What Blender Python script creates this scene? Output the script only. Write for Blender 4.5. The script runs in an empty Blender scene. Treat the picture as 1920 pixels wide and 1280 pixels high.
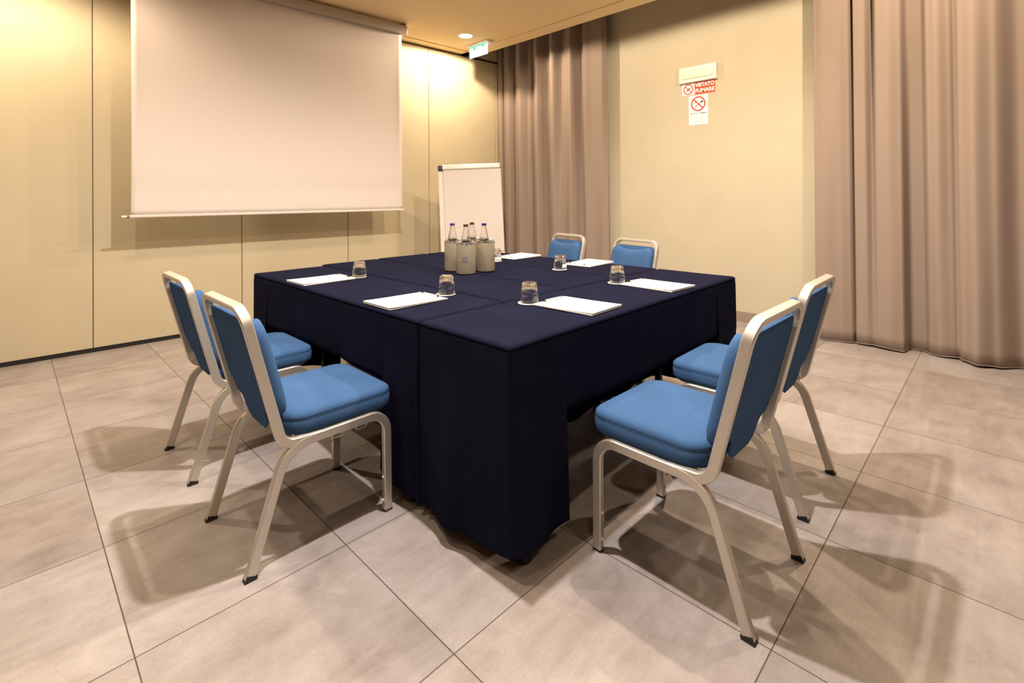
import bpy, bmesh, math, random
from mathutils import Vector, Matrix, Euler

PI = math.pi
R = math.radians
random.seed(7)
sc = bpy.context.scene
COL = sc.collection

# ------------------------------------------------------------------ camera
cam_d = bpy.data.cameras.new('camera')
cam_d.sensor_width = 36.0
cam_d.sensor_fit = 'HORIZONTAL'
cam_d.lens = 931.554 / 1920 * 36.0
cam_d.shift_y = -(640 - 363.434) / 1920
cam_d.clip_start = 0.05
cam = bpy.data.objects.new('camera', cam_d)
COL.objects.link(cam)
CAM_H = 1.22
TH, ROLL, PIT = 0.777031, -0.0085, -0.0075
_fw = Vector((math.cos(TH), math.sin(TH), 0))
_rt = Vector((math.sin(TH), -math.cos(TH), 0))
_dn = Vector((0, 0, -1))
# image axes: first a roll, then a slight upward pitch
x1 = _rt * math.cos(ROLL) - _dn * math.sin(ROLL)
y1 = _rt * math.sin(ROLL) + _dn * math.cos(ROLL)
y2 = y1 * math.cos(PIT) - _fw * math.sin(PIT)
z2 = y1 * math.sin(PIT) + _fw * math.cos(PIT)
m = Matrix((x1, -y2, -z2)).transposed()
cam.matrix_world = Matrix.Translation((0, 0, CAM_H)) @ m.to_4x4()
sc.camera = cam

# ------------------------------------------------------------------ world, exposure
w = bpy.data.worlds.new('world')
sc.world = w
w.use_nodes = True
w.node_tree.nodes['Background'].inputs[0].default_value = (1.0, 0.85, 0.7, 1)
w.node_tree.nodes['Background'].inputs[1].default_value = 0.0
sc.view_settings.view_transform = 'Standard'
sc.view_settings.look = 'None'
sc.view_settings.exposure = 0.0
sc.view_settings.gamma = 1.0
sc.view_settings.use_curve_mapping = False
sc.cycles.max_bounces = 10
sc.cycles.diffuse_bounces = 6
sc.cycles.glossy_bounces = 4
sc.cycles.transmission_bounces = 10
sc.cycles.transparent_max_bounces = 12
sc.cycles.caustics_refractive = False
sc.cycles.caustics_reflective = False
sc.cycles.sample_clamp_indirect = 6.0
sc.cycles.blur_glossy = 0.6

# lamps: (x, y, watts); each becomes a recessed ceiling light further down
LAMP_COLOR = (1.0, 0.805, 0.585)
LAMPS = [(3.79, 4.47, 35), (-0.08, 4.45, 40),
         (1.14, 1.40, 104), (2.62, 1.25, 52), (3.80, 0.25, 32), (-0.6, 1.27, 9),
         (1.05, -0.9, 10), (2.62, -0.9, 6), (-0.6, -0.9, 8), (0.15, 2.20, 27), (3.50, 2.20, 25)]
COOL_LAMPS = (2,)       # the bulb over the near table corner is whiter than the rest
CEIL = 3.12

# ------------------------------------------------------------------ materials
def S(r, g, b):
    f = lambda c: ((c / 255 + 0.055) / 1.055) ** 2.4 if c > 10 else c / 255 / 12.92
    return (f(r), f(g), f(b), 1)

def mat(name, col, rough=0.6, metal=0.0, **kw):
    mt = bpy.data.materials.new(name)
    mt.use_nodes = True
    b = mt.node_tree.nodes['Principled BSDF']
    b.inputs['Base Color'].default_value = col
    b.inputs['Roughness'].default_value = rough
    b.inputs['Metallic'].default_value = metal
    for k, v in kw.items():
        b.inputs[k].default_value = v
    return mt

class NT:
    def __init__(s, mt):
        s.nt = mt.node_tree; s.b = s.nt.nodes['Principled BSDF']
    def n(s, t, **kw):
        x = s.nt.nodes.new(t)
        for k, v in kw.items(): setattr(x, k, v)
        return x
    def l(s, a, b): s.nt.links.new(a, b)
    def math(s, op, a, b=None, c=None):
        x = s.n('ShaderNodeMath', operation=op)
        for i, v in enumerate((a, b, c)):
            if v is None: continue
            if hasattr(v, 'links') or hasattr(v, 'is_linked'): s.l(v, x.inputs[i])
            else: x.inputs[i].default_value = v
        return x.outputs[0]
    def noise(s, vec, scale, detail=4, rough=0.5, dist=0.0):
        x = s.n('ShaderNodeTexNoise'); x.inputs['Scale'].default_value = scale
        x.inputs['Detail'].default_value = detail; x.inputs['Roughness'].default_value = rough
        x.inputs['Distortion'].default_value = dist
        if vec is not None: s.l(vec, x.inputs['Vector'])
        return x.outputs['Fac']
    def ramp(s, fac, stops):
        x = s.n('ShaderNodeValToRGB')
        e = x.color_ramp.elements
        while len(e) < len(stops): e.new(0.5)
        for k, (p, c) in enumerate(stops):
            e[k].position = p; e[k].color = c
        s.l(fac, x.inputs[0]); return x.outputs[0]
    def mix(s, fac, a, b, mode='MIX'):
        x = s.n('ShaderNodeMix', data_type='RGBA', blend_type=mode)
        for i, v in ((0, fac), (6, a), (7, b)):
            if hasattr(v, 'is_linked'): s.l(v, x.inputs[i])
            else: x.inputs[i].default_value = v
        return x.outputs[2]
    def mapping(s, vec, scale=(1, 1, 1), rot=(0, 0, 0)):
        x = s.n('ShaderNodeMapping'); x.inputs['Scale'].default_value = scale
        x.inputs['Rotation'].default_value = rot; s.l(vec, x.inputs[0]); return x.outputs[0]
    def bump(s, h, strength, dist=0.001):
        x = s.n('ShaderNodeBump'); x.inputs['Strength'].default_value = strength
        x.inputs['Distance'].default_value = dist
        s.l(h, x.inputs['Height']); s.l(x.outputs[0], s.b.inputs['Normal'])

def floor_material():
    mt = mat('porcelain_tiles', S(200, 180, 165), 0.34)
    t = NT(mt)
    geo = t.n('ShaderNodeNewGeometry')
    sep = t.n('ShaderNodeSeparateXYZ'); t.l(geo.outputs['Position'], sep.inputs[0])
    TX, TY = 0.59963, 0.60480
    ux = t.math('DIVIDE', t.math('SUBTRACT', sep.outputs[0], -0.3604), TX)
    uy = t.math('DIVIDE', t.math('SUBTRACT', sep.outputs[1], 1.6623), TY)
    fx = t.math('FRACT', ux); fy = t.math('FRACT', uy)
    dx = t.math('MULTIPLY', t.math('MINIMUM', fx, t.math('SUBTRACT', 1.0, fx)), TX)
    dy = t.math('MULTIPLY', t.math('MINIMUM', fy, t.math('SUBTRACT', 1.0, fy)), TY)
    dm = t.math('MINIMUM', dx, dy)
    grout = t.math('LESS_THAN', dm, 0.0017)
    cid = t.n('ShaderNodeCombineXYZ')
    t.l(t.math('FLOOR', ux), cid.inputs[0]); t.l(t.math('FLOOR', uy), cid.inputs[1])
    wn = t.n('ShaderNodeTexWhiteNoise', noise_dimensions='2D'); t.l(cid.outputs[0], wn.inputs['Vector'])
    # every tile gets its own piece of the stone pattern
    off = t.n('ShaderNodeVectorMath', operation='SCALE'); t.l(wn.outputs['Color'], off.inputs[0]); off.inputs[3].default_value = 20
    add = t.n('ShaderNodeVectorMath', operation='ADD'); t.l(geo.outputs['Position'], add.inputs[0]); t.l(off.outputs[0], add.inputs[1])
    p = add.outputs[0]
    cloud = t.noise(p, 3.4, 9, 0.66, 0.3)
    streak = t.noise(t.mapping(p, (1.6, 9.0, 1)), 1.6, 6, 0.65, 0.5)
    speck = t.noise(p, 130, 4, 0.7)
    f = t.math('ADD', t.math('MULTIPLY', cloud, 0.68), t.math('MULTIPLY', streak, 0.32))
    f = t.math('ADD', f, t.math('MULTIPLY', t.math('SUBTRACT', speck, 0.5), 0.22))
    f = t.math('ADD', f, t.math('MULTIPLY', t.math('SUBTRACT', wn.outputs['Value'], 0.5), 0.10))
    c = t.ramp(f, [(0.30, FLOOR_D), (0.50, FLOOR_M), (0.68, FLOOR_L)])
    # a few dark pits in the stone
    pits = t.math('LESS_THAN', t.noise(p, 75, 1, 0.4), 0.20)
    c = t.mix(t.math('MULTIPLY', pits, 0.35), c, A(.10, .08, .07))
    c = t.mix(grout, c, A(.075, .055, .042))
    t.l(c, t.b.inputs['Base Color'])
    rr = t.math('ADD', 0.30, t.math('MULTIPLY', f, 0.14))
    t.l(t.math('ADD', rr, t.math('MULTIPLY', grout, 0.4)), t.b.inputs['Roughness'])
    h = t.math('SUBTRACT', t.math('MULTIPLY', f, 0.15), grout)
    t.bump(h, 0.25, 0.001)
    return mt

def weave(mt, scale=900, strength=0.15, dist=0.0006, cloud=None):
    t = NT(mt)
    tc = t.n('ShaderNodeTexCoord')
    a = t.noise(t.mapping(tc.outputs['Object'], (1, 1, 0.12)), scale, 2)
    b = t.noise(t.mapping(tc.outputs['Object'], (0.12, 0.12, 1)), scale, 2)
    t.bump(t.math('ADD', a, b), strength, dist)
    if cloud:
        base = tuple(t.b.inputs['Base Color'].default_value)
        n = t.noise(tc.outputs['Object'], cloud[0], 4)
        d = tuple(x * cloud[1] for x in base[:3]) + (1,)
        l = tuple(min(1, x * cloud[2]) for x in base[:3]) + (1,)
        t.l(t.ramp(n, [(0.3, d), (0.7, l)]), t.b.inputs['Base Color'])
    return mt

def A(r, g, b): return (r, g, b, 1)
FLOOR_D, FLOOR_M, FLOOR_L = A(.228, .188, .172), A(.335, .291, .276), A(.420, .382, .372)
M = {}
M['floor'] = floor_material()
M['ceiling'] = mat('ceiling_paint', A(.84, .66, .38), 0.8)
M['panel'] = weave(mat('partition_panel_fabric', A(.490, .418, .278), 0.75), 500, 0.10, 0.0005, (3, 0.97, 1.03))
M['wallpaper'] = weave(mat('wallpaper', A(.485, .433, .318), 0.8), 500, 0.10, 0.0005, (3, 0.97, 1.03))
M['dark_wall'] = mat('unseen_wall_low_bounce', A(.12, .085, .06), 0.6)  # finish of the unseen walls, made dark to keep bounced light low
M['joint'] = mat('panel_edge_profile', S(120, 100, 80), 0.5)
M['black'] = mat('black_seal', S(14, 11, 10), 0.7)
M['base'] = mat('baseboard_tile', A(.27, .215, .175), 0.45)
M['screen'] = mat('projection_fabric', A(.605, .535, .488), 0.85)
M['case'] = mat('screen_case_metal', S(178, 168, 155), 0.45)
M['white_plastic'] = mat('white_plastic', S(232, 226, 214), 0.4)
M['black_plastic'] = mat('black_plastic', S(16, 15, 15), 0.45)
M['curtain'] = weave(mat('curtain_fabric', A(.272, .207, .168), 0.85, 0, **{'Sheen Weight': 0.05}), 700, 0.15, 0.0008)
M['cloth'] = weave(mat('navy_cloth', A(.0095, .0105, .0250), 1.0), 700, 0.25, 0.0008, (5, 0.9, 1.1))
M['cloth'].node_tree.nodes['Principled BSDF'].inputs['Specular IOR Level'].default_value = 0.02
M['blue'] = weave(mat('blue_upholstery', A(.050, .112, .245), 0.95, 0, **{'Sheen Weight': 0.0}), 600, 0.12, 0.0006, (6, 0.93, 1.07))
M['blue'].node_tree.nodes['Principled BSDF'].inputs['Specular IOR Level'].default_value = 0.06
M['alu'] = mat('brushed_aluminium', A(.66, .62, .56), 0.40, 0.75)
M['steel_black'] = mat('black_table_leg', S(10, 10, 11), 0.5)
M['table_top'] = mat('table_board', S(120, 95, 70), 0.6)
M['paper'] = mat('white_paper', S(244, 241, 236), 0.8)
M['flip_paper'] = mat('flipchart_paper', A(.56, .50, .46), 0.85)
M['print'] = mat('pale_print', S(214, 208, 212), 0.8)
M['glass'] = mat('clear_glass', (1, 1, 1, 1), 0.02, 0, **{'Transmission Weight': 1.0, 'IOR': 1.45})
M['water'] = mat('water', (0.97, 0.99, 1, 1), 0.0, 0, **{'Transmission Weight': 1.0, 'IOR': 1.33})
M['cap_blue'] = mat('blue_cap', S(40, 33, 122), 0.35, 0.1)
M['cap_brown'] = mat('brown_cap', S(72, 38, 34), 0.35, 0.1)
M['cooler'] = mat('cooler_satin_metal', A(.33, .28, .205), 0.45, 0.35)
M['cooler_rim'] = mat('cooler_bright_rim', S(228, 226, 222), 0.15, 0.95)
M['navy_print'] = mat('navy_print', S(70, 72, 128), 0.6)
M['red'] = mat('red_sign', S(214, 50, 22), 0.5)
M['sign_white'] = mat('sign_white', S(246, 244, 240), 0.5)
M['ink'] = mat('black_ink', S(36, 34, 36), 0.6)
M['grey_ink'] = mat('grey_ink', S(168, 160, 158), 0.7)
M['green'] = mat('exit_green', S(20, 150, 90), 0.4)
M['flip_metal'] = mat('white_lacquered_metal', A(.62, .58, .52), 0.22, 0.0)
M['beige_grille'] = mat('fitting_lens', S(226, 212, 196), 0.4)

def emit(name, col, strength):
    mt = bpy.data.materials.new(name); mt.use_nodes = True
    nt = mt.node_tree; nt.nodes.clear()
    e = nt.nodes.new('ShaderNodeEmission'); e.inputs[0].default_value = col; e.inputs[1].default_value = strength
    o = nt.nodes.new('ShaderNodeOutputMaterial'); nt.links.new(e.outputs[0], o.inputs[0]); return mt
M['lamp'] = emit('lamp_glow', (1, 0.93, 0.8, 1), 12)
M['exit_white'] = emit('exit_lit_white', (0.86, 1.0, 0.93, 1), 1.5)
M['exit_green'] = emit('exit_lit_green', (0.25, 0.85, 0.55, 1), 1.0)

# ------------------------------------------------------------------ mesh helpers
def obj(name, bm, mt, parent=None, smooth=True, angle=40):
    me = bpy.data.meshes.new(name)
    bmesh.ops.recalc_face_normals(bm, faces=bm.faces)
    bm.to_mesh(me); bm.free()
    for x in (mt if isinstance(mt, (list, tuple)) else [mt]): me.materials.append(x)
    if smooth:
        for p in me.polygons: p.use_smooth = True
        try: me.set_sharp_from_angle(angle=R(angle))
        except Exception: pass
    o = bpy.data.objects.new(name, me); COL.objects.link(o)
    if parent: o.parent = parent
    return o

def thing(name, label, cat, loc=(0, 0, 0), rotz=0.0, group=None):
    o = bpy.data.objects.new(name, None); COL.objects.link(o)
    o.empty_display_size = 0.1
    o.location = loc; o.rotation_euler = (0, 0, rotz)
    o['label'] = label; o['category'] = cat
    if group: o['group'] = group
    return o

def tag(o, label, cat, group=None):
    o['label'] = label; o['category'] = cat
    if group: o['group'] = group
    return o

def structure(o):
    o['kind'] = 'structure'; return o

def children(o): return [c for c in bpy.data.objects if c.parent == o]

def dup(root, loc, rotz, label, group=None):
    kids = {}
    r = root.copy(); COL.objects.link(r); r.location = loc; r.rotation_euler = (0, 0, rotz)
    r['label'] = label
    if group: r['group'] = group
    for ch in children(root):
        c = ch.copy(); COL.objects.link(c); c.parent = r
        for g in children(ch):
            d = g.copy(); COL.objects.link(d); d.parent = c
    return r

def add_box(bm, x0, x1, y0, y1, z0, z1, bevel=0.0, mi=0, mtx=None):
    vs = [bm.verts.new(v) for v in ((x0, y0, z0), (x1, y0, z0), (x1, y1, z0), (x0, y1, z0),
                                    (x0, y0, z1), (x1, y0, z1), (x1, y1, z1), (x0, y1, z1))]
    fs = [bm.faces.new([vs[i] for i in f]) for f in ((3, 2, 1, 0), (4, 5, 6, 7), (0, 1, 5, 4), (1, 2, 6, 5), (2, 3, 7, 6), (3, 0, 4, 7))]
    for f in fs: f.material_index = mi
    if mtx is not None: bmesh.ops.transform(bm, matrix=mtx, verts=vs)
    if bevel > 0:
        es = list({e for f in fs for e in f.edges})
        bmesh.ops.bevel(bm, geom=es, offset=bevel, segments=2, affect='EDGES', profile=0.5)
    return bm

def box(x0, x1, y0, y1, z0, z1, bevel=0.0):
    return add_box(bmesh.new(), x0, x1, y0, y1, z0, z1, bevel)

def fillet(pts, rads, seg=8):
    """polyline with rounded corners"""
    out = [Vector(pts[0])]
    for i in range(1, len(pts) - 1):
        a, p, b = Vector(pts[i - 1]), Vector(pts[i]), Vector(pts[i + 1])
        r = rads[i - 1]
        d1, d2 = (a - p).normalized(), (b - p).normalized()
        ang = d1.angle(d2)
        if r <= 0 or ang > PI - 1e-3:
            out.append(p); continue
        tl = r / math.tan(ang / 2)
        c = p + (d1 + d2).normalized() * (r / math.sin(ang / 2))
        s, e = p + d1 * tl - c, p + d2 * tl - c
        tot = s.angle(e); ax = s.cross(e).normalized()
        for k in range(seg + 1):
            out.append(c + Matrix.Rotation(tot * k / seg, 3, ax) @ s)
    out.append(Vector(pts[-1]))
    return out

def section(hx, hy, ch):
    """rectangular tube section with rounded corners"""
    pts = []
    for cx, cy, a0 in ((hx - ch, hy - ch, 0), (-hx + ch, hy - ch, 90), (-hx + ch, -hy + ch, 180), (hx - ch, -hy + ch, 270)):
        for k in range(2):
            a = R(a0 + 90 * k); pts.append((cx + ch * math.cos(a), cy + ch * math.sin(a)))
    return pts

def circle(r, n=12):
    return [(r * math.cos(2 * PI * k / n), r * math.sin(2 * PI * k / n)) for k in range(n)]

def sweep(bm, pts, sec, u0, closed=False, cap=True):
    """sweep a section along points with a rotation-minimising frame; u0 = first section axis at the start"""
    n = len(pts); rings = []
    tang = []
    for i in range(n):
        if closed: t = pts[(i + 1) % n] - pts[i - 1]
        else: t = (pts[min(i + 1, n - 1)] - pts[max(i - 1, 0)])
        tang.append(t.normalized())
    u = Vector(u0); u = (u - tang[0] * u.dot(tang[0])).normalized()
    for i in range(n):
        if i:
            q = tang[i - 1].rotation_difference(tang[i]); u = q @ u
            u = (u - tang[i] * u.dot(tang[i])).normalized()
        v = tang[i].cross(u)
        rings.append([bm.verts.new(pts[i] + u * a + v * b) for a, b in sec])
    k = len(sec)
    for i in range(n if closed else n - 1):
        A, B = rings[i], rings[(i + 1) % n]
        for j in range(k):
            bm.faces.new((A[j], A[(j + 1) % k], B[(j + 1) % k], B[j]))
    if cap and not closed:
        bm.faces.new(list(reversed(rings[0]))); bm.faces.new(rings[-1])
    return bm

def lathe(bm, prof, n=32, mod=None, mi=0, cx=0, cy=0):
    """prof = [(r, z)]; r = 0 closes to a point"""
    rings = []
    for r, z in prof:
        if r < 1e-6: rings.append([bm.verts.new((cx, cy, z))])
        else:
            ring = []
            for k in range(n):
                a = 2 * PI * k / n
                rr = r * (mod(a, z) if mod else 1)
                ring.append(bm.verts.new((cx + rr * math.cos(a), cy + rr * math.sin(a), z)))
            rings.append(ring)
    for A, B in zip(rings, rings[1:]):
        for j in range(n):
            j2 = (j + 1) % n
            if len(A) == 1 and len(B) == 1: continue
            if len(A) == 1: f = bm.faces.new((A[0], B[j2], B[j]))
            elif len(B) == 1: f = bm.faces.new((A[j], A[j2], B[0]))
            else: f = bm.faces.new((A[j], A[j2], B[j2], B[j]))
            f.material_index = mi
    return bm

def rrect(hx, hy, r, seg=6, rb=None):
    """rounded rectangle outline; r for +y corners, rb for -y corners"""
    rb = r if rb is None else rb
    pts = []
    for sx, sy, a0, rr in ((1, 1, 0, r), (-1, 1, 90, r), (-1, -1, 180, rb), (1, -1, 270, rb)):
        for k in range(seg + 1):
            a = R(a0 + 90 * k / seg)
            pts.append((sx * (hx - rr) + rr * math.cos(a), sy * (hy - rr) + rr * math.sin(a)))
    return pts

def loft(bm, rings, cap0=True, cap1=True):
    vs = [[bm.verts.new(p) for p in r] for r in rings]
    k = len(vs[0])
    for A, B in zip(vs, vs[1:]):
        for j in range(k): bm.faces.new((A[j], A[(j + 1) % k], B[(j + 1) % k], B[j]))
    if cap0: bm.faces.new(list(reversed(vs[0])))
    if cap1: bm.faces.new(vs[-1])
    return bm

def text_mesh(s, size, bold=0.0, depth=0.0004):
    cu = bpy.data.curves.new('lettering', 'FONT'); cu.body = s; cu.size = size
    cu.align_x = 'CENTER'; cu.align_y = 'CENTER'; cu.offset = bold; cu.extrude = depth
    o = bpy.data.objects.new('lettering', cu); COL.objects.link(o)
    dg = bpy.context.evaluated_depsgraph_get()
    me = bpy.data.meshes.new_from_object(o.evaluated_get(dg))
    bpy.data.objects.remove(o); bpy.data.curves.remove(cu)
    bm = bmesh.new(); bm.from_mesh(me); bpy.data.meshes.remove(me)
    return bm

def join_bm(dst, src, mtx=None):
    if mtx is not None: bmesh.ops.transform(src, matrix=mtx, verts=src.verts)
    me = bpy.data.meshes.new('tmp'); src.to_mesh(me); src.free()
    dst.from_mesh(me); bpy.data.meshes.remove(me); return dst

def smooth01(t):
    t = max(0, min(1, t)); return t * t * (3 - 2 * t)

# ------------------------------------------------------------------ the room
XL, XR, YF, YB = -4.4, 4.99, -4.2, 5.6
structure(obj('floor', box(XL - .1, XR + .3, YF - .1, YB, -0.1, 0.0), M['floor'], smooth=False))

# screen-side partition wall: slightly turned against the floor tiles
WANG = R(-2.7)
WP0 = Vector((1.129, 5.212, 0))
WM = Matrix.Translation(WP0) @ Matrix.Rotation(WANG, 4, 'Z')      # local x along the wall, -y into the room
def wall_s(x): return (x - WP0.x) / math.cos(WANG)
bw = obj('wall_back', box(-5.7, 4.15, 0.035, 0.16, 0, 3.5), M['black'], smooth=False)
structure(bw); bw.matrix_world = WM
joints = [wall_s(x) for x in (-2.68, -1.62, -0.57, 0.489, 1.58, 2.643, 3.703, 4.80)]
joints = [-5.7, -4.83] + joints + [4.15]
for a, b in zip(joints, joints[1:]):
    g = 0.0035
    if b - a < 0.1: continue
    bm = add_box(bmesh.new(), a + g, b - g, 0.0, 0.036, 0.034, 3.098, 0.002)
    obj('panel', bm, M['panel'], bw, smooth=False)
    e = bmesh.new()
    add_box(e, a + 0.0008, a + g, 0.004, 0.03, 0.034, 3.098)
    add_box(e, b - g, b - 0.0008, 0.004, 0.03, 0.034, 3.098)
    obj('edge_profile', e, M['joint'], bw, smooth=False)
up = obj('upper_panel', box(-5.7, 4.15, 0.0, 0.036, 3.132, 3.5), M['panel'], bw, smooth=False)
t1 = obj('trim_1', box(-5.7, 4.15, -0.002, 0.034, 0.0, 0.030), M['black'], smooth=False)
structure(t1); t1.matrix_world = WM

structure(obj('wall_right', box(XR, XR + 0.15, YF, YB, 0, 3.5), M['wallpaper'], smooth=False))
structure(obj('wall_left', box(XL - 0.15, XL, YF, YB + .2, 0, 3.5), M['dark_wall'], smooth=False))
structure(obj('wall_front', box(XL - .15, XR + .15, YF - 0.15, YF, 0, 3.5), M['dark_wall'], smooth=False))
structure(obj('baseboard_right', box(XR - 0.010, XR, YF, 5.02, 0.0, 0.10, 0.002), M['base'], smooth=False))

# ceiling: flat field, a border strip one centimetre lower along two sides, open curtain recess beyond
CE = 4.415
ceil = obj('ceiling', box(XL, 4.205, YF, 5.45, CEIL + 0.010, CEIL + 0.16), M['ceiling'], smooth=False)
structure(ceil)
bm = bmesh.new()
add_box(bm, 4.205, CE, YF, 5.45, CEIL, CEIL + 0.16)
obj('border', bm, M['ceiling'], ceil, smooth=False)
bm = bmesh.new()
add_box(bm, -5.7, 3.20, -0.135, 0.05, CEIL, CEIL + 0.012, 0, 0, WM)
obj('border', bm, M['ceiling'], ceil, smooth=False)
structure(obj('ceiling_recess', box(CE - 0.0, XR + .15, YF, 5.45, 3.42, 3.52), M['wallpaper'], smooth=False))

# ------------------------------------------------------------------ ceiling lights
def ceiling_light(x, y, watts, label, color=LAMP_COLOR):
    t = thing('ceiling_light', label, 'ceiling light', (x, y, CEIL + 0.010), 0, 'recessed round ceiling lights')
    bm = bmesh.new()
    lathe(bm, [(0.078, 0.0), (0.080, -0.004), (0.092, -0.004), (0.094, 0.0)], 40)
    obj('trim_ring', bm, M['white_plastic'], t)
    bm = bmesh.new()
    lathe(bm, [(0.0, -0.003), (0.05, -0.003), (0.078, -0.001)], 40)
    obj('diffuser', bm, M['lamp'], t)
    ld = bpy.data.lights.new('lamp', 'SPOT'); ld.energy = watts * 4; ld.color = color
    near_wall = x > 3.4
    ld.spot_size = R(179 if near_wall else 165); ld.spot_blend = 0.12 if near_wall else 0.5; ld.shadow_soft_size = 0.035
    lo = bpy.data.objects.new('lamp', ld); COL.objects.link(lo); lo.parent = t
    lo.location = (0, 0, -0.035)
    return t
for i, (x, y, wt) in enumerate(LAMPS):
    ceiling_light(x, y, wt, 'lit round recessed light in the ceiling beside the exit sign' if i == 0 else
                  'recessed round ceiling light above the room, outside the picture', (1.0, 0.92, 0.86) if i in COOL_LAMPS else LAMP_COLOR)

# ------------------------------------------------------------------ exit sign
ex = thing('exit_sign', 'lit green and white exit sign hanging under the ceiling in the corner', 'sign', (4.085, 4.575, CEIL + 0.010))
obj('base_plate', box(-0.035, 0.075, -0.19, 0.185, -0.022, 0.0, 0.004), M['white_plastic'], ex, smooth=False)
pn = obj('panel', box(-0.006, 0.006, -0.165, 0.165, -0.163, -0.022, 0.002), M['exit_white'], ex, smooth=False)
bm = bmesh.new()
for sx in (-1, 1):
    x = sx * 0.0065
    xa, xb = min(x, x + sx * .001), max(x, x + sx * .001)
    add_box(bm, xa, xb, -0.165, 0.165, -0.040, -0.024)
    add_box(bm, xa, xb, 0.045, 0.095, -0.075, -0.040)
    add_box(bm, xa, xb, -0.11, -0.06, -0.062, -0.040)
    add_box(bm, xa, xb, 0.158, 0.165, -0.163, -0.040)
obj('pictogram', bm, M['exit_green'], pn, smooth=False)

# ------------------------------------------------------------------ projection screen
SM = Matrix.Translation((3.0, 4.655, 0)) @ Matrix.Rotation(WANG, 4, 'Z')
ps = thing('projection_screen', 'large white roll-down projection screen hanging in front of the partition wall', 'projection screen')
ps.matrix_world = SM
def sx_(x): return (x - 3.0) / math.cos(WANG)
x0, x1s = -2.335, 0.030
bm = bmesh.new()
NX, NZ = 60, 50
grid = []
for j in range(NZ + 1):
    row = []
    tz = j / NZ; z = 1.105 + tz * (3.03 - 1.105)
    for i in range(NX + 1):
        tx = i / NX
        nar = 0.012 * math.sin(PI * min(1, tz * 1.02)) ** 0.6
        x = x0 + nar * 0.4 + tx * (x1s - x0 - nar * 1.4)
        edge = 0.016 * (math.exp(-tx / 0.03) + math.exp(-(1 - tx) / 0.03)) * math.sin(PI * tz)
        rip = 0.0016 * math.sin(tx * 95 + tz * 60) * math.exp(-((tz - 0.05) / 0.03) ** 2) * math.exp(-((tx - 0.42) / 0.25) ** 2)
        y = -edge + rip + 0.004 * math.exp(-((tz - 0.10) / 0.04) ** 2)
        row.append(bm.verts.new((x, y, z)))
    grid.append(row)
for j in range(NZ):
    for i in range(NX):
        bm.faces.new((grid[j][i], grid[j][i + 1], grid[j + 1][i + 1], grid[j + 1][i]))
fab = obj('fabric', bm, M['screen'], ps, angle=180)
so = fab.modifiers.new('thickness', 'SOLIDIFY'); so.thickness = 0.0015; so.offset = 0
bm = bmesh.new()
sweep(bm, [Vector((x0 - 0.008, 0, 1.10)), Vector((x1s + 0.012, 0, 1.10))], section(0.006, 0.011, 0.004), (0, 1, 0))
bar = obj('bottom_bar', bm, M['screen'], ps)
bm = bmesh.new()
sweep(bm, [Vector((x0 - 0.023, 0, 1.10)), Vector((x0 - 0.008, 0, 1.10))], circle(0.012, 14), (0, 1, 0))
obj('end_cap', bm, M['joint'], bar)
bm = bmesh.new()
sweep(bm, [Vector((x0 - 0.055, 0, 1.10)), Vector((x0 - 0.020, 0, 1.10))], circle(0.008, 12), (0, 1, 0))
obj('end_pin', bm, M['white_plastic'], bar)
bm = bmesh.new()
add_box(bm, x0 - 0.09, x1s + 0.045, -0.050, 0.060, 3.012, 3.102, 0.008)
cs = obj('case', bm, M['case'], ps, smooth=False)
for ex_ in (x0 - 0.09, x1s + 0.045):
    obj('end_plate', box(ex_ - 0.004, ex_ + 0.004, -0.046, 0.056, 3.018, 3.098, 0.003), M['white_plastic'], cs, smooth=False)
    s_ = 1 if ex_ < -1 else -1
    obj('bracket', box(ex_ + s_ * 0.03 - 0.02, ex_ + s_ * 0.03 + 0.02, -0.03, 0.03, 3.10, CEIL + 0.009), M['joint'], cs, smooth=False)

# ------------------------------------------------------------------ curtains
def catmull(ctrl, t):
    for i in range(len(ctrl) - 1):
        if ctrl[i][0] <= t <= ctrl[i + 1][0]: break
    p1, p2 = ctrl[i], ctrl[i + 1]
    u = (t - p1[0]) / (p2[0] - p1[0] + 1e-9)
    u = u * u * (3 - 2 * u)
    return [a + (b - a) * u for a, b in zip(p1[1:], p2[1:])]

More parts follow.
